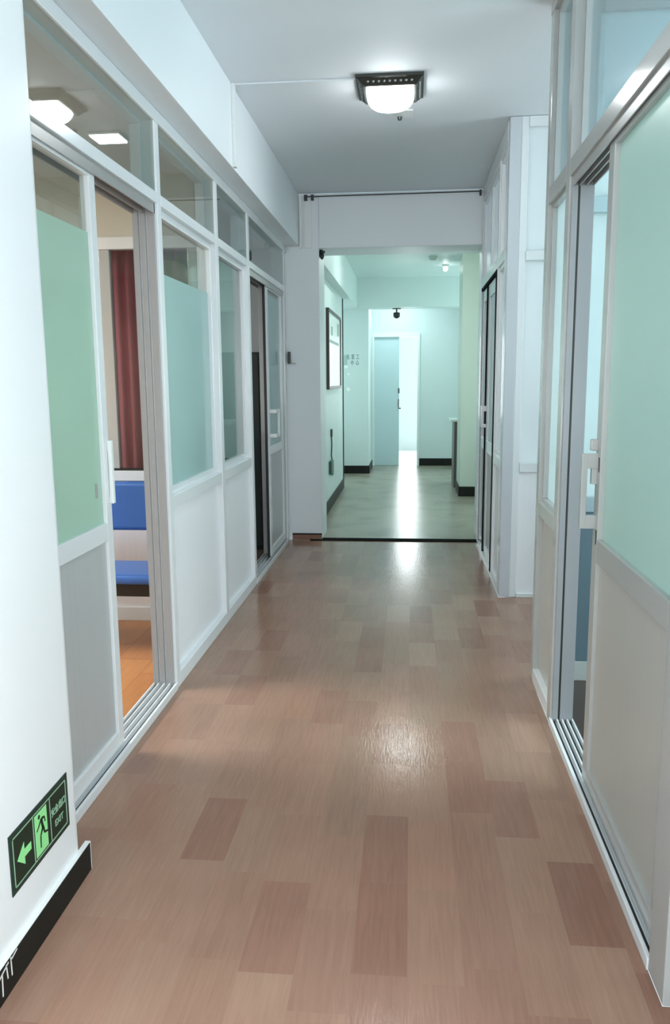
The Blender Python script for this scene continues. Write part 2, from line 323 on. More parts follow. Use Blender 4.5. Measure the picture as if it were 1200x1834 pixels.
struct('ceiling_left_room', MB().box(-4.2, XL - 0.13, 0.5, 7.45, 2.69, 2.78), mat('room_ceiling', (0.66, 0.68, 0.67), 0.6), 'low grey ceiling of the left rooms seen through the transoms', 'ceiling')
# near left wall with a soft rounded arris
nw = MB(); r = 0.05; xf = -0.999; pts = [(-1.3, -3.4), (xf, -3.4)]
for k in range(9):
    a = k / 8 * math.pi / 2; pts.append((xf - r + r * math.cos(a), 2.19 - r + r * math.sin(a)))
pts.append((-1.3, 2.19)); nw.prism(pts, 'z', 0, ZC)
struct('wall_left', nw, PAINT_GLOSS, 'bright white wall at the left edge carrying the green exit sign', 'wall')
struct('wall_right', MB().box(0.632, 0.80, 0.70, 1.775, 0, ZC, 0.004).box(0.632, 0.80, -3.4, -0.5, 0, ZC).box(0.632, 0.80, -0.5, 0.70, 0, 0.9).box(0.632, 0.80, -0.5, 0.70, 1.95, ZC), PAINT_GLOSS, 'white wall sliver at the lower right corner', 'wall')  # opening beside the camera is added for the unseen fill light
struct('wall_back', MB().box(-1.1, -0.9, -3.5, -3.4, 0, ZC).box(0.5, 0.8, -3.5, -3.4, 0, ZC).box(-0.9, 0.5, -3.5, -3.4, 0, 0.9).box(-0.9, 0.5, -3.5, -3.4, 2.5, ZC), PAINT, 'white wall behind the camera with a window opening', 'wall')
# left ceiling beam
struct('trim_2', MB().box(-1.265, -1.016, 2.19, 7.45, 2.695, ZC, 0.004), PAINT, 'long white ceiling beam running above the left partition', 'beam')
# cross beam and piers of the opening
struct('wall_front', MB().box(-1.265, -0.838, 7.45, 7.89, 0, ZC, 0.006), PAINT, 'white pier at the left of the opening to the far hall', 'wall')
struct('trim_3', MB().box(-0.838, 1.7, 7.45, 7.89, 2.675, ZC, 0.006), PAINT, 'white cross beam above the opening to the far hall', 'beam')
struct('wall_right_pier', MB().box(0.63, 1.7, 7.46, 7.89, 0, 2.675), PAINT, 'narrow white pier at the right of the opening', 'wall')
# outer walls of side rooms
struct('wall_left_room', MB().box(-4.3, -4.2, 0.4, 7.5, 0, 2.78).box(-4.2, -1.3, 0.4, 0.5, 0, 2.78), ROOMPAINT, 'beige outer wall of the left rooms', 'wall')
struct('wall_left_back_room', MB().box(-4.2, -1.27, 7.45, 7.55, 0, 2.78), ROOMGREY, 'grey end wall of the unlit back left room', 'wall')
WIN = mat('window_daylight', (0.7, 0.9, 0.95), 0.5)
struct('wall_right_room', MB().box(3.2, 3.3, 0.4, 7.5, 0, ZC).box(0.8, 3.2, 0.4, 0.5, 0, ZC).box(0.72, 3.2, 7.4, 7.5, 0, ZC), mat('pale_blue_paint', (0.74, 0.82, 0.85), 0.6), 'pale blue outer wall of the right rooms', 'wall')
# far hall
struct('wall_left_far', MB().box(-1.25, -0.95, 7.89, 11.2, 0, 2.6), FARPAINT, 'left wall of the far hall with the framed poster', 'wall')
struct('trim_4', MB().box(-1.6, -0.84, 7.89, 12.6, 2.6, ZF + 0.02), FARPAINT, 'green-tinted ceiling beam along the left of the far hall', 'beam')
struct('trim_5', MB().box(-2.0, 1.7, 12.6, 12.95, 2.6, ZF + 0.02), FARPAINT, 'green-tinted cross beam at the end of the far hall', 'beam')
struct('wall_front_far', MB().box(-2.0, -0.68, 12.95, 14.3, 0, ZF, 0.004), FARPAINT, 'pale wall pier with small grey lettering left of the end door', 'wall')
struct('wall_end', MB().box(0.125, 1.7, 14.2, 14.3, 0, ZF).box(-0.68, 0.125, 14.2, 14.3, 2.27, ZF), FARPAINT, 'pale cyan end wall around the end door', 'wall')
struct('wall_far_left_recess', MB().box(-2.1, -2.0, 7.89, 17.5, 0, ZC), FARPAINT, 'wall of the recess left of the far hall', 'wall')
struct('wall_right_far', MB().box(1.7, 1.8, 7.5, 17.5, 0, ZC), FARPAINT, 'right outer wall of the far hall', 'wall')
struct('wall_end_room', MB().box(-2.0, 1.7, 17.5, 17.6, 0, ZC), mat('bright_white_paint', (0.85, 0.88, 0.88), 0.6), 'bright wall of the room beyond the end door', 'wall')
COLM = mat('green_column_paint', (0.56, 0.65, 0.57), 0.45, noise=0.03, nscale=2)
struct('wall_column', MB().box(0.63, 1.2, 10.4, 11.1, 0, ZF, 0.004), COLM, 'pale green column on the right of the far hall', 'column')
# baseboards
struct('baseboard_left', MB().prism([(-1.0, 0.0), (-0.984, 0.0), (-0.984, 0.084), (-0.988, 0.09), (-1.0, 0.09)], 'y', -3.4, 2.205), BLACKB, 'black skirting below the exit sign', 'baseboard')
struct('trim_6', MB().box(-1.0, -0.984, -3.4, 2.206, 0.0903, 0.094, 0.001).box(-0.984, -0.9832, 2.204, 2.206, 0.0, 0.094), WHITE_P, 'white sealant edge on top of the black skirting', 'trim')
struct('baseboard_pier', MB().box(-1.12, -0.838, 7.436, 7.45, 0, 0.05, 0.002), WOODB, 'brown skirting at the foot of the left pier', 'baseboard')
struct('trim_7', MB().box(-1.12, -0.838, 7.434, 7.452, 0.05, 0.063, 0.001), BLACKB, 'thin black cap on the pier skirting', 'trim')
struct('baseboard_left_far', MB().box(-0.95, -0.935, 7.89, 11.21, 0.002, 0.135, 0.003), mat('grey_skirting', (0.05, 0.058, 0.055), 0.6, spec=0.15), 'dark grey skirting on the left wall of the far hall', 'baseboard')
struct('baseboard_front_far', MB().box(-2.0, -0.668, 12.935, 12.95, 0.002, 0.13, 0.003).box(-0.68, -0.665, 12.95, 13.9, 0.002, 0.13, 0.003), BLACKB, 'black skirting round the lettered pier', 'baseboard')
struct('baseboard_end', MB().box(0.14, 1.7, 14.185, 14.2, 0.002, 0.13, 0.003), BLACKB, 'black skirting on the end wall right of the bright doorway', 'baseboard')
struct('baseboard_column', MB().box(0.618, 1.2, 10.388, 10.4, 0.002, 0.13, 0.003).box(0.618, 0.63, 10.4, 11.1, 0.002, 0.13, 0.003), BLACKB, 'black skirting round the green column', 'baseboard')
struct('trim_8', MB().box(-0.952, -0.935, 11.192, 11.206, 0.135, 2.6), DARKP, 'dark vertical edge strip ending the left far wall', 'trim')

# ------------------------------------------------------------------ left glazed partition
SL = side('L', XL)
lp = thing('glazed_partition', 'long white-framed glazed partition with four bays along the left of the corridor', 'partition', (XL, 4.7, 0))
for i, (a, b) in enumerate(((2.19, 2.23), (3.67, 3.73), (4.76, 4.83), (5.69, 5.76), (7.30, 7.36))):
    bars(SL, lp, 'post', ALU, [(a, b, 0, 0.115, 0, 2.66)])
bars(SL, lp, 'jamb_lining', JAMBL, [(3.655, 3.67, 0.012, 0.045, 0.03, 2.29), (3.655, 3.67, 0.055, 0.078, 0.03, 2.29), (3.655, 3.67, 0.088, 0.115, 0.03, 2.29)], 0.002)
bars(SL, lp, 'jamb_lining', ALU_G, [(7.285, 7.30, 0.012, 0.045, 0.03, 2.29), (7.285, 7.30, 0.055, 0.078, 0.03, 2.29)], 0.002)
bars(SL, lp, 'top_rail', ALU, [(2.19, 7.44, -0.004, 0.115, 2.64, 2.694)])
bars(SL, lp, 'end_infill', ALU, [(7.36, 7.45, 0.012, 0.10, 0, 2.66)])
for a, b in ((2.23, 3.67), (3.73, 4.76), (4.83, 5.69), (5.76, 7.30)):
    bars(SL, lp, 'header_rail', ALU, [(a, b, 0.0, 0.115, 2.29, 2.338)])
for (a, b, fm) in ((2.23, 3.67, ALU_G), (3.73, 4.76, ALU), (4.83, 5.69, ALU), (5.76, 7.30, ALU)):
    window_unit(SL, lp, a, b, 2.338, 2.64, ALU, CLEAR, fd=0.06, bead=0.014, flush=True)
for (a, b, fl, ft) in ((3.73, 4.76, FROST_L2, 2.01), (4.83, 5.69, None, None)):
    window_unit(SL, lp, a, b, 0.955, 2.29, ALU, CLEAR, fd=0.03, film=fl, filmtop=ft, bead=0.034)
    bars(SL, lp, 'sill_rail', ALU, [(a, b, 0.004, 0.11, 0.895, 0.955)])
    bars(SL, lp, 'lower_panel', PANEL_W, [(a, b, 0.03, 0.05, 0.07, 0.895)], 0)
    bars(SL, lp, 'base_rail', ALU, [(a, b, 0.0, 0.11, 0.0, 0.07)])
for a, b in ((2.23, 3.67), (5.76, 7.30)):
    tr = MB(); SL(tr, a, b, 0.0, 0.118, 0.0, 0.018); SL(tr, a, b, -0.004, 0.008, 0.0, 0.036, 0.002)
    for d in (0.030, 0.058, 0.086, 0.110): SL(tr, a, b, d, d + 0.006, 0.018, 0.036)
    tr.build('floor_track', ALU, lp)
    tr = MB(); SL(tr, a, b, 0.012, 0.112, 2.276, 2.29)
    for d in (0.012, 0.060, 0.106): SL(tr, a, b, d, d + 0.006, 2.245, 2.276)
    tr.build('head_track', ALU_IN, lp)
    tg = MB()
    for d in (0.009, 0.037, 0.065, 0.093): SL(tg, a, b, d, d + 0.016, 0.018, 0.0195)
    tg.build('track_groove', DARK, lp)

slab_door('door_1', SL, 2.24, 2.995, 0.022, 2.29, ALU, PANEL_G, CLEAR, 'sliding door at the near left, mint frosted film below a clear strip', FROST_L, 2.04, 0.055,
          handle=(2.985, 1.035, 1.28, 0.017, WHITE_P), loc=(XL, 2.6, 0))
d1 = bpy.data.objects['door_1']
bars(SL, d1, 'latch', ALU_IN, [(2.875, 2.885, 0.030, 0.036, 1.07, 1.125)], 0.003)
slab_door('door_2', SL, 6.50, 7.285, 0.020, 2.29, ALU, PANEL_G, CLEAR, 'narrow sliding door at the back of the left partition with white loop handle', FROST_L2, 2.20, 0.075,
          loc=(XL, 6.9, 0))
h = MB(); SL(h, 6.66, 6.685, -0.045, 0.02 - 0.045, 1.04, 1.27, 0.006); SL(h, 6.535, 6.68, -0.042, -0.027, 1.04, 1.07, 0.004); SL(h, 6.535, 6.68, -0.042, -0.027, 1.24, 1.27, 0.004)
SL(h, 6.53, 6.55, -0.042, 0.02, 1.04, 1.07, 0.004); SL(h, 6.53, 6.55, -0.042, 0.02, 1.24, 1.27, 0.004)
h.build('door_handle', WHITE_P, bpy.data.objects['door_2'])
slab_door('door_3', SL, 6.60, 7.27, 0.070, 2.27, ALU_G, PANEL_G, CLEAR, 'inner sliding leaf edge behind the back left door', None, None, 0.06, loc=(XL - 0.08, 6.8, 0))
bars(SL, lp, 'gasket_gap_strip', DARK, [(6.482, 6.50, 0.03, 0.05, 0.04, 2.28)], 0)

# ------------------------------------------------------------------ room divider seen through the left door
SD = side('F', 4.775)
dv = thing('room_divider', 'white glazed divider wall behind the blue bench in the left room', 'partition', (-2.7, 4.8, 0))
bars(SD, dv, 'lower_panel', PANEL_W, [(-4.2, -1.262, 0.01, 0.04, 0.09, 0.90)], 0)
bars(SD, dv, 'base_rail', ALU, [(-4.2, -1.262, 0, 0.05, 0.0, 0.09)])
bars(SD, dv, 'sill_rail', ALU, [(-4.2, -1.262, -0.02, 0.05, 0.90, 0.962)])
bars(SD, dv, 'header_rail', ALU, [(-4.2, -1.262, -0.01, 0.05, 2.275, 2.345)])
bars(SD, dv, 'black_gasket', DARK, [(-4.2, -1.262, -0.003, 0.02, 0.962, 0.975)], 0)
for s in (-1.855, -3.0): bars(SD, dv, 'post', ALU_G, [(s, s + 0.065, 0, 0.05, 0.975, 2.275)])
bars(SD, dv, 'post', ALU_G, [(-1.315, -1.262, 0, 0.05, 0.975, 2.275)])
for a, b in ((-4.2, -3.0), (-2.935, -1.855), (-1.79, -1.315)):
    bars(SD, dv, 'glass_pane', CLEAR, [(a, b, 0.022, 0.026, 0.975, 2.275)], 0)
bars(SD, dv, 'upper_infill', ROOMPAINT, [(-4.2, -1.262, 0, 0.05, 2.345, 2.69)], 0)
# curtain behind the divider
cu = MB(); n = 60; f1 = []; f2 = []
for k in range(n + 1):
    x = -2.02 + 0.66 * k / n; y = 4.95 + 0.02 * math.sin(k * 0.9)
    f1.append((x, y)); f2.append((x, y + 0.004))
cu.prism(f1 + f2[::-1], 'z', 0.10, 2.34)
tag(cu.build('curtain', RED, None, True), 'dark red curtain hanging behind the glass of the left room divider', 'curtain')
# bench
bn = thing('waiting_bench', 'blue vinyl waiting bench against the divider in the left room', 'bench', (-2.1, 4.3, 0))
def padded(x0, x1, prof, name, m, root):
    mb = MB(); loops = []
    for x in (x0, x1): loops.append([(x, y, z) for y, z in prof])
    mb.loft(loops); return mb.build(name, m, root)
def rrect(y0, y1, z0, z1, r, n=5):
    p = []
    for cy, cz, a0 in ((y1 - r, z1 - r, 0), (y0 + r, z1 - r, 90), (y0 + r, z0 + r, 180), (y1 - r, z0 + r, 270)):
        for k in range(n + 1):
            a = math.radians(a0 + 90 * k / n); p.append((cy + r * math.cos(a), cz + r * math.sin(a)))
    return p
padded(-2.9, -1.31, rrect(4.42, 4.48, 0.65, 0.935, 0.028), 'backrest', BLUE, bn)
padded(-2.9, -1.31, rrect(4.08, 4.46, 0.415, 0.47, 0.025), 'seat', BLUE, bn)
MB().box(-2.88, -1.32, 4.11, 4.44, 0.345, 0.418, 0.003).build('under_frame', DARK, bn)
for x in (-2.85, -1.36):
    MB().box(x, x + 0.04, 4.12, 4.43, 0.0, 0.025, 0.004).box(x, x + 0.04, 4.25, 4.30, 0.02, 0.35, 0.004).build('leg', DARKP, bn)
    MB().box(x, x + 0.03, 4.455, 4.475, 0.40, 0.70, 0.003).build('back_bracket', DARKP, bn)
# LED panel in the low ceiling
lpn = thing('ceiling_panel_light', 'bright rectangular ceiling light seen through the first left transom', 'light', (-1.485, 4.04, 2.69))
MB().box(-1.555, -1.415, 3.975, 4.105, 2.672, 2.678).build('diffuser', LEDP, lpn)
MB().box(-1.565, -1.405, 3.965, 4.115, 2.678, 2.689, 0.002).build('frame', WHITE_P, lpn)
# things in the dark back left room
ck = thing('dark_cabinet', 'tall nearly black cabinet in the unlit room behind the back left door', 'cabinet', (-1.65, 7.2, 0))
MB().box(-1.98, -1.32, 6.98, 7.43, 0.0, 1.75, 0.004).build('body', mat('black_laminate', (0.02, 0.028, 0.026), 0.4), ck)
for a, b in ((-1.975, -1.655), (-1.645, -1.325)):
    MB().box(a, b, 6.962, 6.98, 0.04, 1.73, 0.003).build('cabinet_door', mat('charcoal_laminate', (0.03, 0.04, 0.038), 0.35), ck)
gb = thing('storage_box', 'grey low box inside the back left room beside the second window', 'box', (-1.65, 6.2, 0))
MB().box(-1.95, -1.40, 6.0, 6.45, 0.0, 1.17, 0.006).build('body', mat('grey_laminate', (0.22, 0.23, 0.24), 0.5), gb)
MB().box(-1.96, -1.39, 5.99, 6.46, 1.171, 1.195, 0.004).build('top', mat('grey_laminate_top', (0.3, 0.31, 0.32), 0.4), gb)

# ------------------------------------------------------------------ right near partition
SR = side('R', XR)
rp = thing('glazed_partition', 'grey-framed glazed partition with open sliding door at the near right', 'partition', (XR, 2.9, 0))
for a, b in ((1.78, 1.90), (3.39, 3.47), (3.90, 3.97)):
    bars(SR, rp, 'post', ALU_G, [(a, b, 0, 0.095, 0, ZC - 0.002)])
bars(SR, rp, 'jamb_lining', JAMB, [(3.375, 3.39, 0.008, 0.032, 0.03, 2.28), (3.375, 3.39, 0.040, 0.095, 0.03, 2.28)], 0.002)
bars(SR, rp, 'gasket_gap_strip', DARK, [(3.376, 3.392, 0.032, 0.040, 0.03, 2.28)], 0)
bars(SR, rp, 'top_rail', ALU_G, [(1.78, 3.97, -0.003, 0.095, ZC - 0.045, ZC)])
for a, b in ((1.90, 3.39), (3.47, 3.90)): bars(SR, rp, 'header_rail', ALU_G, [(a, b, 0, 0.095, 2.285, 2.35)])
window_unit(SR, rp, 1.90, 3.39, 2.35, ZC - 0.045, ALU_G, CLEAR_B, fd=0.035, bead=0.02)
window_unit(SR, rp, 3.47, 3.90, 2.35, ZC - 0.045, ALU_G, CLEAR_B, fd=0.02, bead=0.018)
window_unit(SR, rp, 3.47, 3.90, 0.915, 2.285, ALU_G, FROST_S, fd=0.02, bead=0.018)
bars(SR, rp, 'sill_rail', ALU_G, [(3.47, 3.90, 0.0, 0.095, 0.85, 0.915)])
bars(SR, rp, 'lower_panel', PANEL_GR, [(3.47, 3.90, 0.028, 0.05, 0.07, 0.85)], 0)
bars(SR, rp, 'base_rail', ALU, [(3.47, 3.90, 0.0, 0.095, 0.0, 0.07)])
tr = MB(); SR(tr, 1.90, 3.39, 0.0, 0.10, 0.0, 0.016); SR(tr, 1.90, 3.39, -0.004, 0.008, 0, 0.034, 0.002)
for d in (0.026, 0.048, 0.070, 0.092): SR(tr, 1.90, 3.39, d, d + 0.006, 0.016, 0.034)
tr.build('floor_track', ALU, rp)
tg = MB()
for d in (0.009, 0.033, 0.055, 0.077): SR(tg, 1.90, 3.39, d, d + 0.013, 0.016, 0.0175)
tg.build('track_groove', DARK, rp)
tr = MB(); SR(tr, 1.90, 3.39, 0.01, 0.095, 2.272, 2.285)
for d in (0.010, 0.034, 0.060, 0.089): SR(tr, 1.90, 3.39, d, d + 0.005, 2.245, 2.272)
tr.build('head_track', ALU_IN, rp)
slab_door('door_4', SR, 1.91, 2.83, 0.022, 2.283, ALU_G, PANEL_GR, FROST_R, 'big sliding door at the near right, mint frosted glass over grey panel', None, None, 0.07,
          rail=(0.875, 0.955), handle=None, loc=(XR, 2.4, 0), top=0.05)
d4 = bpy.data.objects['door_4']
h = MB()
SR(h, 2.80, 2.828, -0.030, -0.010, 0.985, 1.245, 0.003); SR(h, 2.80, 2.828, -0.012, 0.024, 0.985, 1.030, 0.002); SR(h, 2.80, 2.828, -0.012, 0.024, 1.195, 1.245, 0.002)
SR(h, 2.803, 2.826, 0.004, 0.024, 1.14, 1.20, 0.003); SR(h, 2.803, 2.826, -0.002, 0.024, 1.255, 1.295, 0.006)
h.build('door_handle', ALU_G, d4)
bars(SR, d4, 'keyhole_slot', DARK, [(2.772, 2.781, 0.0205, 0.024, 1.185, 1.235), (2.772, 2.781, 0.0205, 0.024, 0.935, 0.985)], 0)
# divider at the end of the right room
SE = side('F', 3.93)
rd = thing('room_divider', 'glazed divider with slate lower panel seen through the open right door', 'partition', (2.0, 3.95, 0))
bars(SE, rd, 'lower_panel', PANEL_S, [(0.712, 3.2, 0.005, 0.04, 0.10, 0.86)], 0)
bars(SE, rd, 'base_rail', ALU_G, [(0.712, 3.2, 0, 0.06, 0.0, 0.10)])
bars(SE, rd, 'sill_rail', mat('blue_grey_frame', (0.30, 0.38, 0.42), 0.3), [(0.712, 3.2, -0.005, 0.06, 0.86, 0.93)])
bars(SE, rd, 'header_rail', mat('blue_grey_frame_light', (0.42, 0.54, 0.57), 0.3), [(0.712, 3.2, -0.005, 0.06, 2.25, 2.32)])
bars(SE, rd, 'top_rail', ALU_G, [(0.712, 3.2, 0, 0.06, ZC - 0.045, ZC - 0.002)])
for s in (1.55, 2.4): bars(SE, rd, 'post', ALU_G, [(s, s + 0.05, 0, 0.06, 0.93, ZC - 0.045)])
for a, b in ((0.712, 1.55), (1.60, 2.4), (2.45, 3.2)):
    bars(SE, rd, 'glass_pane', FROST_S, [(a, b, 0.02, 0.026, 0.93, 2.25)], 0)
    bars(SE, rd, 'upper_glass_pane', FROST_S, [(a, b, 0.02, 0.026, 2.32, ZC - 0.045)], 0)

# ------------------------------------------------------------------ far right partition: return wall and door wall
SF = side('F', 5.49)
rw = thing('glazed_partition', 'white glazed return wall facing the camera beyond the grey partition', 'partition', (1.9, 5.5, 0))
bars(SF, rw, 'corner_post', mat('grey_enamel_post', (0.54, 0.57, 0.61), 0.25), [(XR, 0.688, 0, 0.09, 0, ZC - 0.002)], 0.006)
bars(SF, rw, 'side_stile', ALU, [(0.688, 0.735, 0.006, 0.07, 0, ZC - 0.002)], 0.004)
bars(SF, rw, 'sill_rail', ALU, [(0.735, 3.2, 0.0, 0.07, 0.875, 0.94)])
bars(SF, rw, 'header_rail', ALU, [(0.735, 3.2, 0.0, 0.07, 2.262, 2.32)])
bars(SF, rw, 'base_rail', ALU, [(0.735, 3.2, 0.0, 0.07, 0.0, 0.03)])
bars(SF, rw, 'top_rail', ALU, [(0.735, 3.2, 0.0, 0.07, 3.08, ZC - 0.002)])
bars(SF, rw, 'lower_panel', PANEL_W, [(0.735, 3.2, 0.015, 0.05, 0.02, 0.875)], 0)
for s in (1.50, 2.35): bars(SF, rw, 'post', ALU, [(s, s + 0.06, 0, 0.07, 0.94, 3.08)])
for a, b in ((0.735, 1.50), (1.56, 2.35), (2.41, 3.2)):
    bars(SF, rw, 'glass_pane', FROST_W, [(a, b, 0.025, 0.03, 0.94, 2.262)], 0)
    bars(SF, rw, 'upper_glass_pane', FROST_W, [(a, b, 0.025, 0.03, 2.32, 3.08)], 0)
dw = thing('glazed_partition', 'white partition with closed glazed double doors at the right just before the opening', 'partition', (XR, 6.5, 0))
for a, b in ((5.585, 5.64), (6.06, 6.12), (7.385, 7.445)):
    bars(SR, dw, 'post', ALU, [(a, b, 0.0, 0.08, 0, ZC - 0.002)])
bars(SR, dw, 'top_rail', ALU, [(5.585, 7.445, -0.002, 0.08, 3.02, ZC - 0.001)])
bars(SR, dw, 'header_rail', ALU, [(6.12, 7.385, -0.001, 0.08, 2.29, 2.36)])
bars(SR, dw, 'header_rail', ALU, [(5.64, 6.06, -0.001, 0.08, 2.29, 2.35)])
window_unit(SR, dw, 5.64, 6.06, 0.95, 2.29, ALU, FROST_W, fd=0.012)
window_unit(SR, dw, 5.64, 6.06, 2.35, 3.02, ALU, FROST_W, fd=0.012)
window_unit(SR, dw, 6.12, 6.74, 2.36, 3.02, ALU, FROST_W, fd=0.012)
window_unit(SR, dw, 6.74, 7.385, 2.36, 3.02, ALU, FROST_W, fd=0.012)
bars(SR, dw, 'sill_rail', ALU, [(5.64, 6.06, 0.0, 0.08, 0.88, 0.95)])
bars(SR, dw, 'lower_panel', PANEL_W, [(5.64, 6.06, 0.02, 0.05, 0.07, 0.88)], 0)
bars(SR, dw, 'base_rail', ALU, [(5.64, 6.06, 0.0, 0.08, 0, 0.07)])
bars(SR, dw, 'threshold', ALU, [(6.12, 7.385, 0.0, 0.08, 0.0, 0.03)])
bars(SR, dw, 'gasket_gap_strip', BLK, [(6.10, 6.165, -0.003, 0.03, 0.03, 2.29), (6.872, 6.906, 0.002, 0.03, 0.03, 2.27), (6.165, 7.385, -0.002, 0.03, 2.265, 2.289), (7.355, 7.385, 0.012, 0.03, 0.03, 2.27)], 0)  # black strips stand in for the dark open gaps round the leaves
slab_door('door_5', SR, 6.17, 6.872, 0.012, 2.26, ALU, PANEL_G, FROST_D, 'nearer leaf of the closed double door at the far right', None, None, 0.11, rail=(0.90, 1.0), handle=(6.84, 1.10, 1.28, 0.04, ALU), loc=(XR, 6.5, 0), top=0.1)
slab_door('door_6', SR, 6.908, 7.352, 0.012, 2.26, ALU, PANEL_G, FROST_D, 'farther leaf of the closed double door at the far right', None, None, 0.09, rail=(0.90, 1.0), handle=(6.945, 1.10, 1.28, 0.04, ALU), loc=(XR, 7.1, 0), top=0.1)

# ------------------------------------------------------------------ ceiling lamps
def sq(hx, hy, z, p, cx, cy, n=48):
    out = []
    for k in range(n):
        a = 2 * math.pi * (k + 0.5) / n; c, s = math.cos(a), math.sin(a)
        out.append((cx + hx * math.copysign(abs(c) ** (2 / p), c), cy + hy * math.copysign(abs(s) ** (2 / p), s), z))
    return out
def ceiling_lamp(cx, cy, zc, m, label):
    root = thing('ceiling_lamp', label, 'lamp', (cx, cy, zc), 'square dome lamps along the ceiling')
    def bx4(h, z): return [(cx - h, cy - h, z), (cx + h, cy - h, z), (cx + h, cy + h, z), (cx - h, cy + h, z)]
    MB().loft([bx4(0.187, zc), bx4(0.187, zc - 0.016), bx4(0.176, zc - 0.020), bx4(0.150, zc - 0.045), bx4(0.146, zc - 0.052), bx4(0.132, zc - 0.052), bx4(0.130, zc - 0.03)]).build('frame', BRONZE, root)
    for sx, sy in ((0, -1), (0, 1), (1, 0), (-1, 0)):
        orn = MB()
        for k in range(9):
            o_ = (k - 4) * 0.030
            px_, py_ = cx + (o_ if sx == 0 else sx * 0.163), cy + (o_ if sy == 0 else sy * 0.163)
            orn.loft([[(px_ + 0.010 * a, py_ + 0.010 * b, zc - 0.030) for a, b in ((-1, 0), (0, -1), (1, 0), (0, 1))],
                      [(px_ + 0.004 * a, py_ + 0.004 * b, zc - 0.038) for a, b in ((-1, 0), (0, -1), (1, 0), (0, 1))]])
        orn.build('ornament_band', ORN, root)
    loops = []
    for k in range(9):
        t = k / 8 * math.pi / 2 * 0.96
        r = 0.134 * (math.cos(t) ** 0.9)
        loops.append(sq(r, r, zc - 0.046 - 0.092 * math.sin(t), 5 - 2.9 * k / 8, cx, cy))
    MB().loft(loops).build('shade', m, root, True)
    MB().tube([(cx, cy, zc - 0.130), (cx, cy, zc - 0.142)], [0.008, 0.004], 10).build('finial', BRONZE, root)
    return root
ceiling_lamp(-0.130, 4.86, ZC, LAMP, 'lit square dome lamp with dark patterned frame in the middle of the ceiling')
ceiling_lamp(-0.10, 0.30, ZC, LAMP, 'lit square dome lamp overhead out of view')
ceiling_lamp(-0.10, 9.30, ZF, LAMP2, 'lit dome lamp of the far hall hidden above the cross beam')

# ------------------------------------------------------------------ trunking, sensors, cameras
tk = thing('cable_trunking', 'thin white cable trunking from the left beam across the ceiling to the lamp', 'trunking', (-1.0, 4.73, ZC))
MB().box(-1.016, -0.996, 4.715, 4.755, 2.70, ZC - 0.001, 0.003).build('vertical_channel', WHITE_P, tk)
MB().box(-0.997, -0.318, 4.725, 4.745, ZC - 0.010, ZC - 0.0005, 0.002).build('ceiling_channel', CEIL, tk)
tk = thing('cable_trunking', 'white cable trunking in the corner beside the cross beam', 'trunking', (-0.97, 7.44, 2.9))
MB().box(-1.010, -0.985, 7.425, 7.449, 2.68, 3.12, 0.002).build('vertical_channel', WHITE_P, tk)
MB().box(-0.965, -0.90, 7.435, 7.449, 2.68, 3.08, 0.002).build('vertical_channel', WHITE_P, tk)
pp = thing('conduit_pipe', 'thin dark conduit along the top of the cross beam', 'pipe', (-0.15, 7.44, 3.12))
MB().tube([(-0.95, 7.435, 3.118), (0.60, 7.435, 3.122)], 0.005, 8).build('pipe', DARKP, pp)
for x, wd in ((-0.95, 0.03), (-0.89, 0.025), (0.59, 0.018)):
    MB().box(x - wd / 2, x + wd / 2, 7.425, 7.449, 3.085, 3.135, 0.002).build('clip', DARKP, pp)
sn = thing('ceiling_sensor', 'small white sensor plate with dark tip on the ceiling behind the lamp', 'sensor', (-0.08, 5.40, ZC))
MB().box(-0.10, 0.0, 5.28, 5.42, ZC - 0.008, ZC - 0.0005, 0.002).build('plate', WHITE_P, sn)
MB().tube([(-0.085, 5.40, ZC - 0.008), (-0.085, 5.40, ZC - 0.026)], [0.016, 0.012], 12).build('tip', DARKP, sn)
sc = thing('dome_camera', 'black dome camera hanging under the far cross beam', 'camera', (-0.235, 12.8, 2.6))
MB().tube([(-0.235, 12.8, 2.6), (-0.235, 12.8, 2.53)], 0.012, 10).box(-0.30, -0.17, 12.79, 12.81, 2.585, 2.599).build('bracket', DARKP, sc)
MB().tube([(-0.235, 12.8, 2.535), (-0.235, 12.8, 2.525), (-0.235, 12.8, 2.47), (-0.235, 12.8, 2.445)], [0.045, 0.052, 0.05, 0.02], 16).build('housing', DARK, sc, True)
bc = thing('wall_camera', 'small black camera tucked under the left end of the cross beam', 'camera', (-0.82, 7.5, 2.62))
MB().tube([(-0.838, 7.52, 2.655), (-0.81, 7.50, 2.655), (-0.795, 7.47, 2.645)], 0.012, 8).build('arm', DARKP, bc)
MB().tube([(-0.828, 7.50, 2.66), (-0.815, 7.48, 2.61), (-0.812, 7.475, 2.585)], [0.022, 0.022, 0.01], 10).build('body', DARK, bc)
kd = thing('door_stop', 'dark oval catch on the frame edge beside the left pier', 'catch', (-1.125, 7.43, 1.71))
MB().box(-1.135, -1.108, 7.405, 7.449, 1.655, 1.765, 0.01).build('plate', DARKP, kd)
MB().tube([(-1.11, 7.42, 1.665), (-1.06, 7.43, 1.655)], 0.004, 6).build('pin', ALU_IN, kd)
sl = thing('spot_lamp', 'tiny lit bulb on the ceiling at the right of the far hall', 'lamp', (0.45, 11.35, ZF))
MB().tube([(0.45, 11.35, ZF), (0.45, 11.35, ZF - 0.03)], [0.05, 0.04], 14).build('socket', WHITE_P, sl)
MB().tube([(0.45, 11.35, ZF - 0.03), (0.45, 11.35, ZF - 0.04), (0.45, 11.35, ZF - 0.07), (0.45, 11.35, ZF - 0.085)], [0.02, 0.03, 0.03, 0.015], 14).build('bulb', BULB, sl, True)
sd = thing('smoke_detector', 'small grey smoke detector on the ceiling of the far hall', 'detector', (0.26, 10.55, ZF))
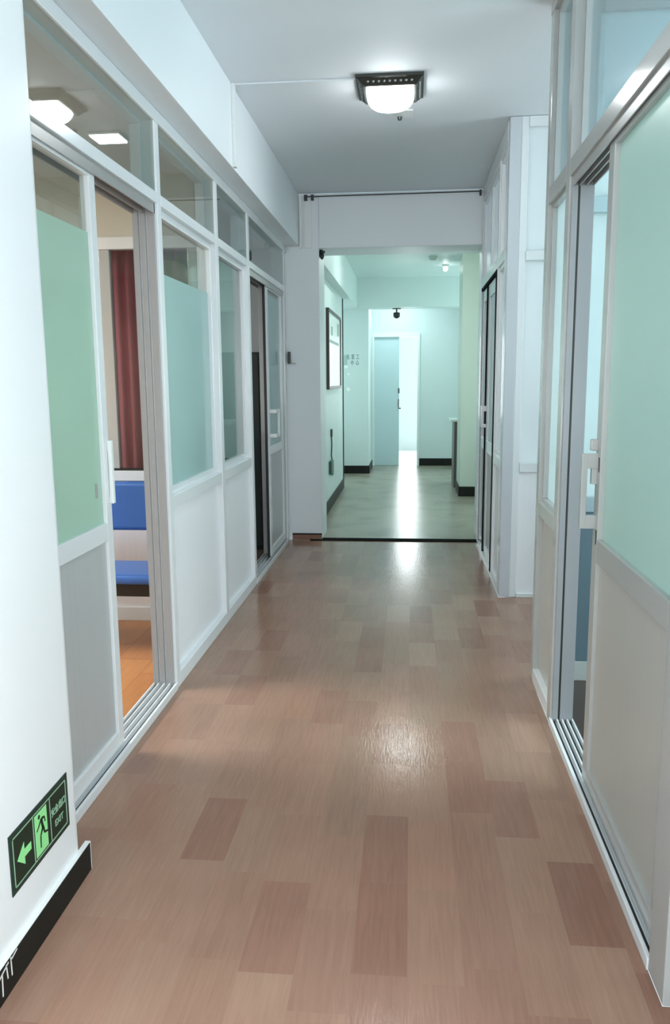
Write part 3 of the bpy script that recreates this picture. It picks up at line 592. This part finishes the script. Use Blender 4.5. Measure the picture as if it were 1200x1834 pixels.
MB().tube([(0.26, 10.55, ZF), (0.26, 10.55, ZF - 0.02), (0.26, 10.55, ZF - 0.05)], [0.055, 0.05, 0.03], 16).build('housing', mat('grey_plastic', (0.35, 0.42, 0.40), 0.5), sd)

# ------------------------------------------------------------------ exit sign
sg = thing('exit_sign', 'dark green running-man exit sign with left arrow low on the white wall', 'sign', (-0.999, 1.93, 0.29))
x0 = -0.999
Z0, Z1, Y0, Y1 = 0.212, 0.376, 1.758, 2.100
MB().box(x0, x0 + 0.003, Y0, Y1, Z0, Z1).build('plate', S_EDGE, sg)
MB().box(x0 + 0.003, x0 + 0.0034, Y0 + 0.014, Y1 - 0.014, Z0 + 0.014, Z1 - 0.014).build('field', S_BLACK, sg)
a0, a1, b0, b1 = Y0 + 0.014, Y1 - 0.014, Z0 + 0.014, Z1 - 0.014
ln = MB(); t = 0.0035; X0, X1 = x0 + 0.0034, x0 + 0.0040
ln.box(X0, X1, a0, a1, b0, b0 + t).box(X0, X1, a0, a1, b1 - t, b1).box(X0, X1, a0, a0 + t, b0, b1).box(X0, X1, a1 - t, a1, b0, b1)
ln.box(X0, X1, 1.881, 1.8845, b0, b1).box(X0, X1, 1.981, 1.9845, b0, b1).build('border_line', S_LINE, sg)
MB().prism([(1.790, 0.291), (1.829, 0.322), (1.829, 0.3015), (1.866, 0.3015), (1.866, 0.2805), (1.829, 0.2805), (1.829, 0.260)], 'x', X0, X1).build('arrow', S_GLOW, sg)
MB().box(X0, X1, 1.891, 1.962, b0 + 0.008, b1 - 0.008).build('doorway_shape', S_GLOW, sg)
rm = MB(); X2, X3 = X1, X1 + 0.0005
def limb(p, q, w0, w1):
    p = Vector(p); q = Vector(q); d = (q - p).normalized(); nn = Vector((-d.y, d.x))
    rm.prism([tuple(p + nn * w0), tuple(q + nn * w1), tuple(q - nn * w1), tuple(p - nn * w0)], 'x', X2, X3)
rm.prism([(1.9165 + 0.0062 * math.cos(k * math.pi / 6), 0.3405 + 0.0062 * math.sin(k * math.pi / 6)) for k in range(12)], 'x', X2, X3)
limb((1.928, 0.330), (1.935, 0.300), 0.006, 0.0055)      # torso
limb((1.928, 0.330), (1.913, 0.316), 0.0032, 0.0028); limb((1.913, 0.316), (1.900, 0.306), 0.0028, 0.0022)   # front arm
limb((1.930, 0.330), (1.946, 0.326), 0.0032, 0.0028); limb((1.946, 0.326), (1.950, 0.310), 0.0028, 0.0022)   # back arm
limb((1.934, 0.302), (1.920, 0.284), 0.0048, 0.0036); limb((1.920, 0.284), (1.918, 0.250), 0.0036, 0.0026)   # front leg
limb((1.937, 0.302), (1.943, 0.282), 0.0048, 0.0036); limb((1.943, 0.282), (1.961, 0.277), 0.0036, 0.0026)   # back leg
rm.build('running_figure', S_BLACK, sg)
def lettering(body, size, name, m, root, loc, axis, width=None):
    """flat extruded text; axis 'x' faces +X reading along +Y, 'y' faces -Y reading along +X"""
    cu = bpy.data.curves.new(name, 'FONT'); cu.body = body; cu.size = size; cu.extrude = 0.0004; cu.offset = size * 0.02; cu.align_x = 'CENTER'; cu.align_y = 'CENTER'
    tmp = bpy.data.objects.new(name, cu); COL.objects.link(tmp); bpy.context.view_layer.update()
    me = bpy.data.meshes.new_from_object(tmp.evaluated_get(bpy.context.evaluated_depsgraph_get())); bpy.data.objects.remove(tmp)
    xs = [v.co.x for v in me.vertices]; k = width / (max(xs) - min(xs)) if width and xs else 1.0
    for v in me.vertices:
        a, b, c = v.co.x * k, v.co.y, v.co.z
        v.co = (loc[0] + c, loc[1] + a, loc[2] + b) if axis == 'x' else (loc[0] + a, loc[1] - c, loc[2] + b)
    me.materials.clear(); me.materials.append(m)
    o = bpy.data.objects.new(name, me); COL.objects.link(o)
    if root is not None:
        o.parent = root; o.matrix_parent_inverse = Matrix.Translation(-Vector(root.location))
    return o
lettering('\u5b89\u5168\u51fa\u53e3', 0.026, 'lettering', S_LINE, sg, (X1, 2.034, 0.306), 'x', 0.088)
lettering('EXIT', 0.026, 'lettering', S_LINE, sg, (X1, 2.034, 0.266), 'x', 0.052)
mk = MB(); xb = -0.984
for (p, q) in (((1.655, 0.018), (1.658, 0.075)), ((1.683, 0.045), (1.679, 0.085)), ((1.703, 0.038), (1.702, 0.088)), ((1.640, 0.070), (1.690, 0.084)), ((1.700, 0.080), (1.735, 0.087)), ((1.600, 0.03), (1.612, 0.08))):
    p = Vector(p); q = Vector(q); d = (q - p).normalized(); nn = Vector((-d.y, d.x)) * 0.0022
    mk.prism([tuple(p + nn), tuple(q + nn), tuple(q - nn), tuple(p - nn)], 'x', xb, xb + 0.0008)
tag(mk.build('paint_mark', S_WHITE), 'white hand-painted strokes on the black skirting at the lower left corner', 'mark')

# ------------------------------------------------------------------ far hall: door, poster, sockets, counter
er = thing('door_7', 'closed pale blue leaf of the end door beside the bright opening', 'door', (-0.43, 14.2, 0), kind='structure')
PALE = mat('pale_blue_door', (0.56, 0.72, 0.76), 0.4)
MB().box(-0.646, -0.212, 14.215, 14.25, 0.003, 2.236, 0.003).build('door_leaf', PALE, er)
MB().box(-0.228, -0.212, 14.20, 14.215, 1.02, 1.17, 0.003).box(-0.222, -0.18, 14.18, 14.2, 1.0, 1.02, 0.003).build('door_handle', DARKP, er)
MB().box(-0.228, -0.205, 14.20, 14.215, 1.27, 1.36, 0.003).build('lock', DARKP, er)
FR = mat('white_door_frame', (0.78, 0.86, 0.86), 0.4)
ef = MB().box(-0.68, -0.645, 14.17, 14.28, 0, 2.30, 0.003).box(0.105, 0.145, 14.17, 14.28, 0, 2.30, 0.003).box(-0.645, 0.105, 14.17, 14.28, 2.235, 2.30, 0.003)
struct('trim_9', ef, FR, 'white frame round the end door', 'frame')
ps = thing('framed_poster', 'tall dark-framed poster on the left wall of the far hall', 'poster', (-0.95, 9.85, 1.85))
pf = MB(); ya, yb, za, zb = 9.06, 10.62, 1.40, 2.30; t = 0.035
pf.box(-0.95, -0.915, ya, ya + t, za, zb, 0.003).box(-0.95, -0.915, yb - t, yb, za, zb, 0.003).box(-0.95, -0.915, ya + t, yb - t, za, za + t, 0.003).box(-0.95, -0.915, ya + t, yb - t, zb - t, zb, 0.003)
pf.build('frame', mat('dark_brown_wood', (0.045, 0.028, 0.02), 0.4), ps)
MB().box(-0.95, -0.928, ya + t, yb - t, za + t, zb - t).build('poster_sheet', PAPER, ps)
GP = mat('grey_print', (0.34, 0.40, 0.39), 0.5)
for q in ((9.42, 9.60, 2.02, 2.12), (9.25, 10.40, 1.93, 1.965), (10.2, 10.42, 2.05, 2.2)):
    MB().box(-0.928, -0.927, *q).build('printed_block', GP, ps)
vs = thing('vertical_notice', 'narrow grey strip notice on the left wall near the poster', 'notice', (-0.95, 8.76, 1.87))
MB().box(-0.95, -0.945, 8.69, 8.83, 1.64, 2.10, 0.001).build('strip', mat('grey_strip', (0.22, 0.28, 0.28), 0.5), vs)
vl = MB()
for k in range(8): vl.box(-0.945, -0.9445, 8.72, 8.80, 1.66 + 0.055 * k, 1.69 + 0.055 * k)
vl.build('lettering', mat('pale_grey_lettering', (0.45, 0.52, 0.50), 0.5), vs)
ot = thing('wall_outlet', 'dark green socket box with a cable on the left wall of the far hall', 'outlet', (-0.95, 9.45, 0.5))
MB().box(-0.95, -0.915, 9.22, 9.44, 0.42, 0.57, 0.006).build('socket_box', GREENBOX, ot)
MB().box(-0.95, -0.925, 9.46, 9.60, 0.38, 0.55, 0.004).build('plug', mat('grey_green_plastic', (0.12, 0.2, 0.18), 0.4), ot)
MB().tube([(-0.943, 9.50, 0.86), (-0.938, 9.49, 0.75), (-0.942, 9.47, 0.62), (-0.93, 9.45, 0.55)], 0.007, 8).build('cable', DARKP, ot)
MB().box(-0.95, -0.93, 9.45, 9.55, 0.84, 0.93, 0.004).build('switch', DARKP, ot)
# lettering on the pier: grey characters and white dots
STK = mat('white_sticker', (0.95, 0.97, 0.97), 0.35)
wl = thing('wall_lettering', 'small grey characters on the pale pier left of the end door', 'lettering', (-0.93, 12.95, 1.8))
lettering('\u5316  \u533b  \u5de5', 0.085, 'lettering', GREYTXT, wl, (-0.93, 12.9495, 1.865), 'y', 0.20)
lettering('\u4e2d  \u5fc3', 0.085, 'lettering', GREYTXT, wl, (-0.90, 12.9495, 1.77), 'y', 0.13)
MB().box(-1.075, -1.03, 12.944, 12.9499, 1.74, 1.90).build('pale_logo_block', mat('pale_teal_print', (0.42, 0.58, 0.56), 0.5), wl)
for k, (x, z, r) in enumerate(((-1.035, 1.715, 0.03), (-1.000, 1.60, 0.022), (-1.005, 1.36, 0.03))):
    dd = MB().tube([(x, 12.944, z), (x, 12.9499, z)], [r, r], 20)
    tag(dd.build('wall_sticker', STK), ['round white sticker just under the grey wall characters', 'smaller white sticker in the middle of the pier column of three', 'lowest white sticker of three on the lettered pier'][k], 'sticker', 'white stickers on the lettered pier')
ct = thing('counter', 'dark-sided counter end with pale top jutting out beside the green column', 'counter', (0.8, 11.5, 0))
MB().box(0.60, 1.1, 11.25, 11.85, 0.0, 0.92, 0.004).build('body', mat('dark_bronze_laminate', (0.07, 0.065, 0.055), 0.4), ct)
MB().box(0.545, 1.12, 11.22, 11.88, 0.921, 0.95, 0.004).build('worktop', mat('pale_worktop', (0.55, 0.62, 0.58), 0.3), ct)
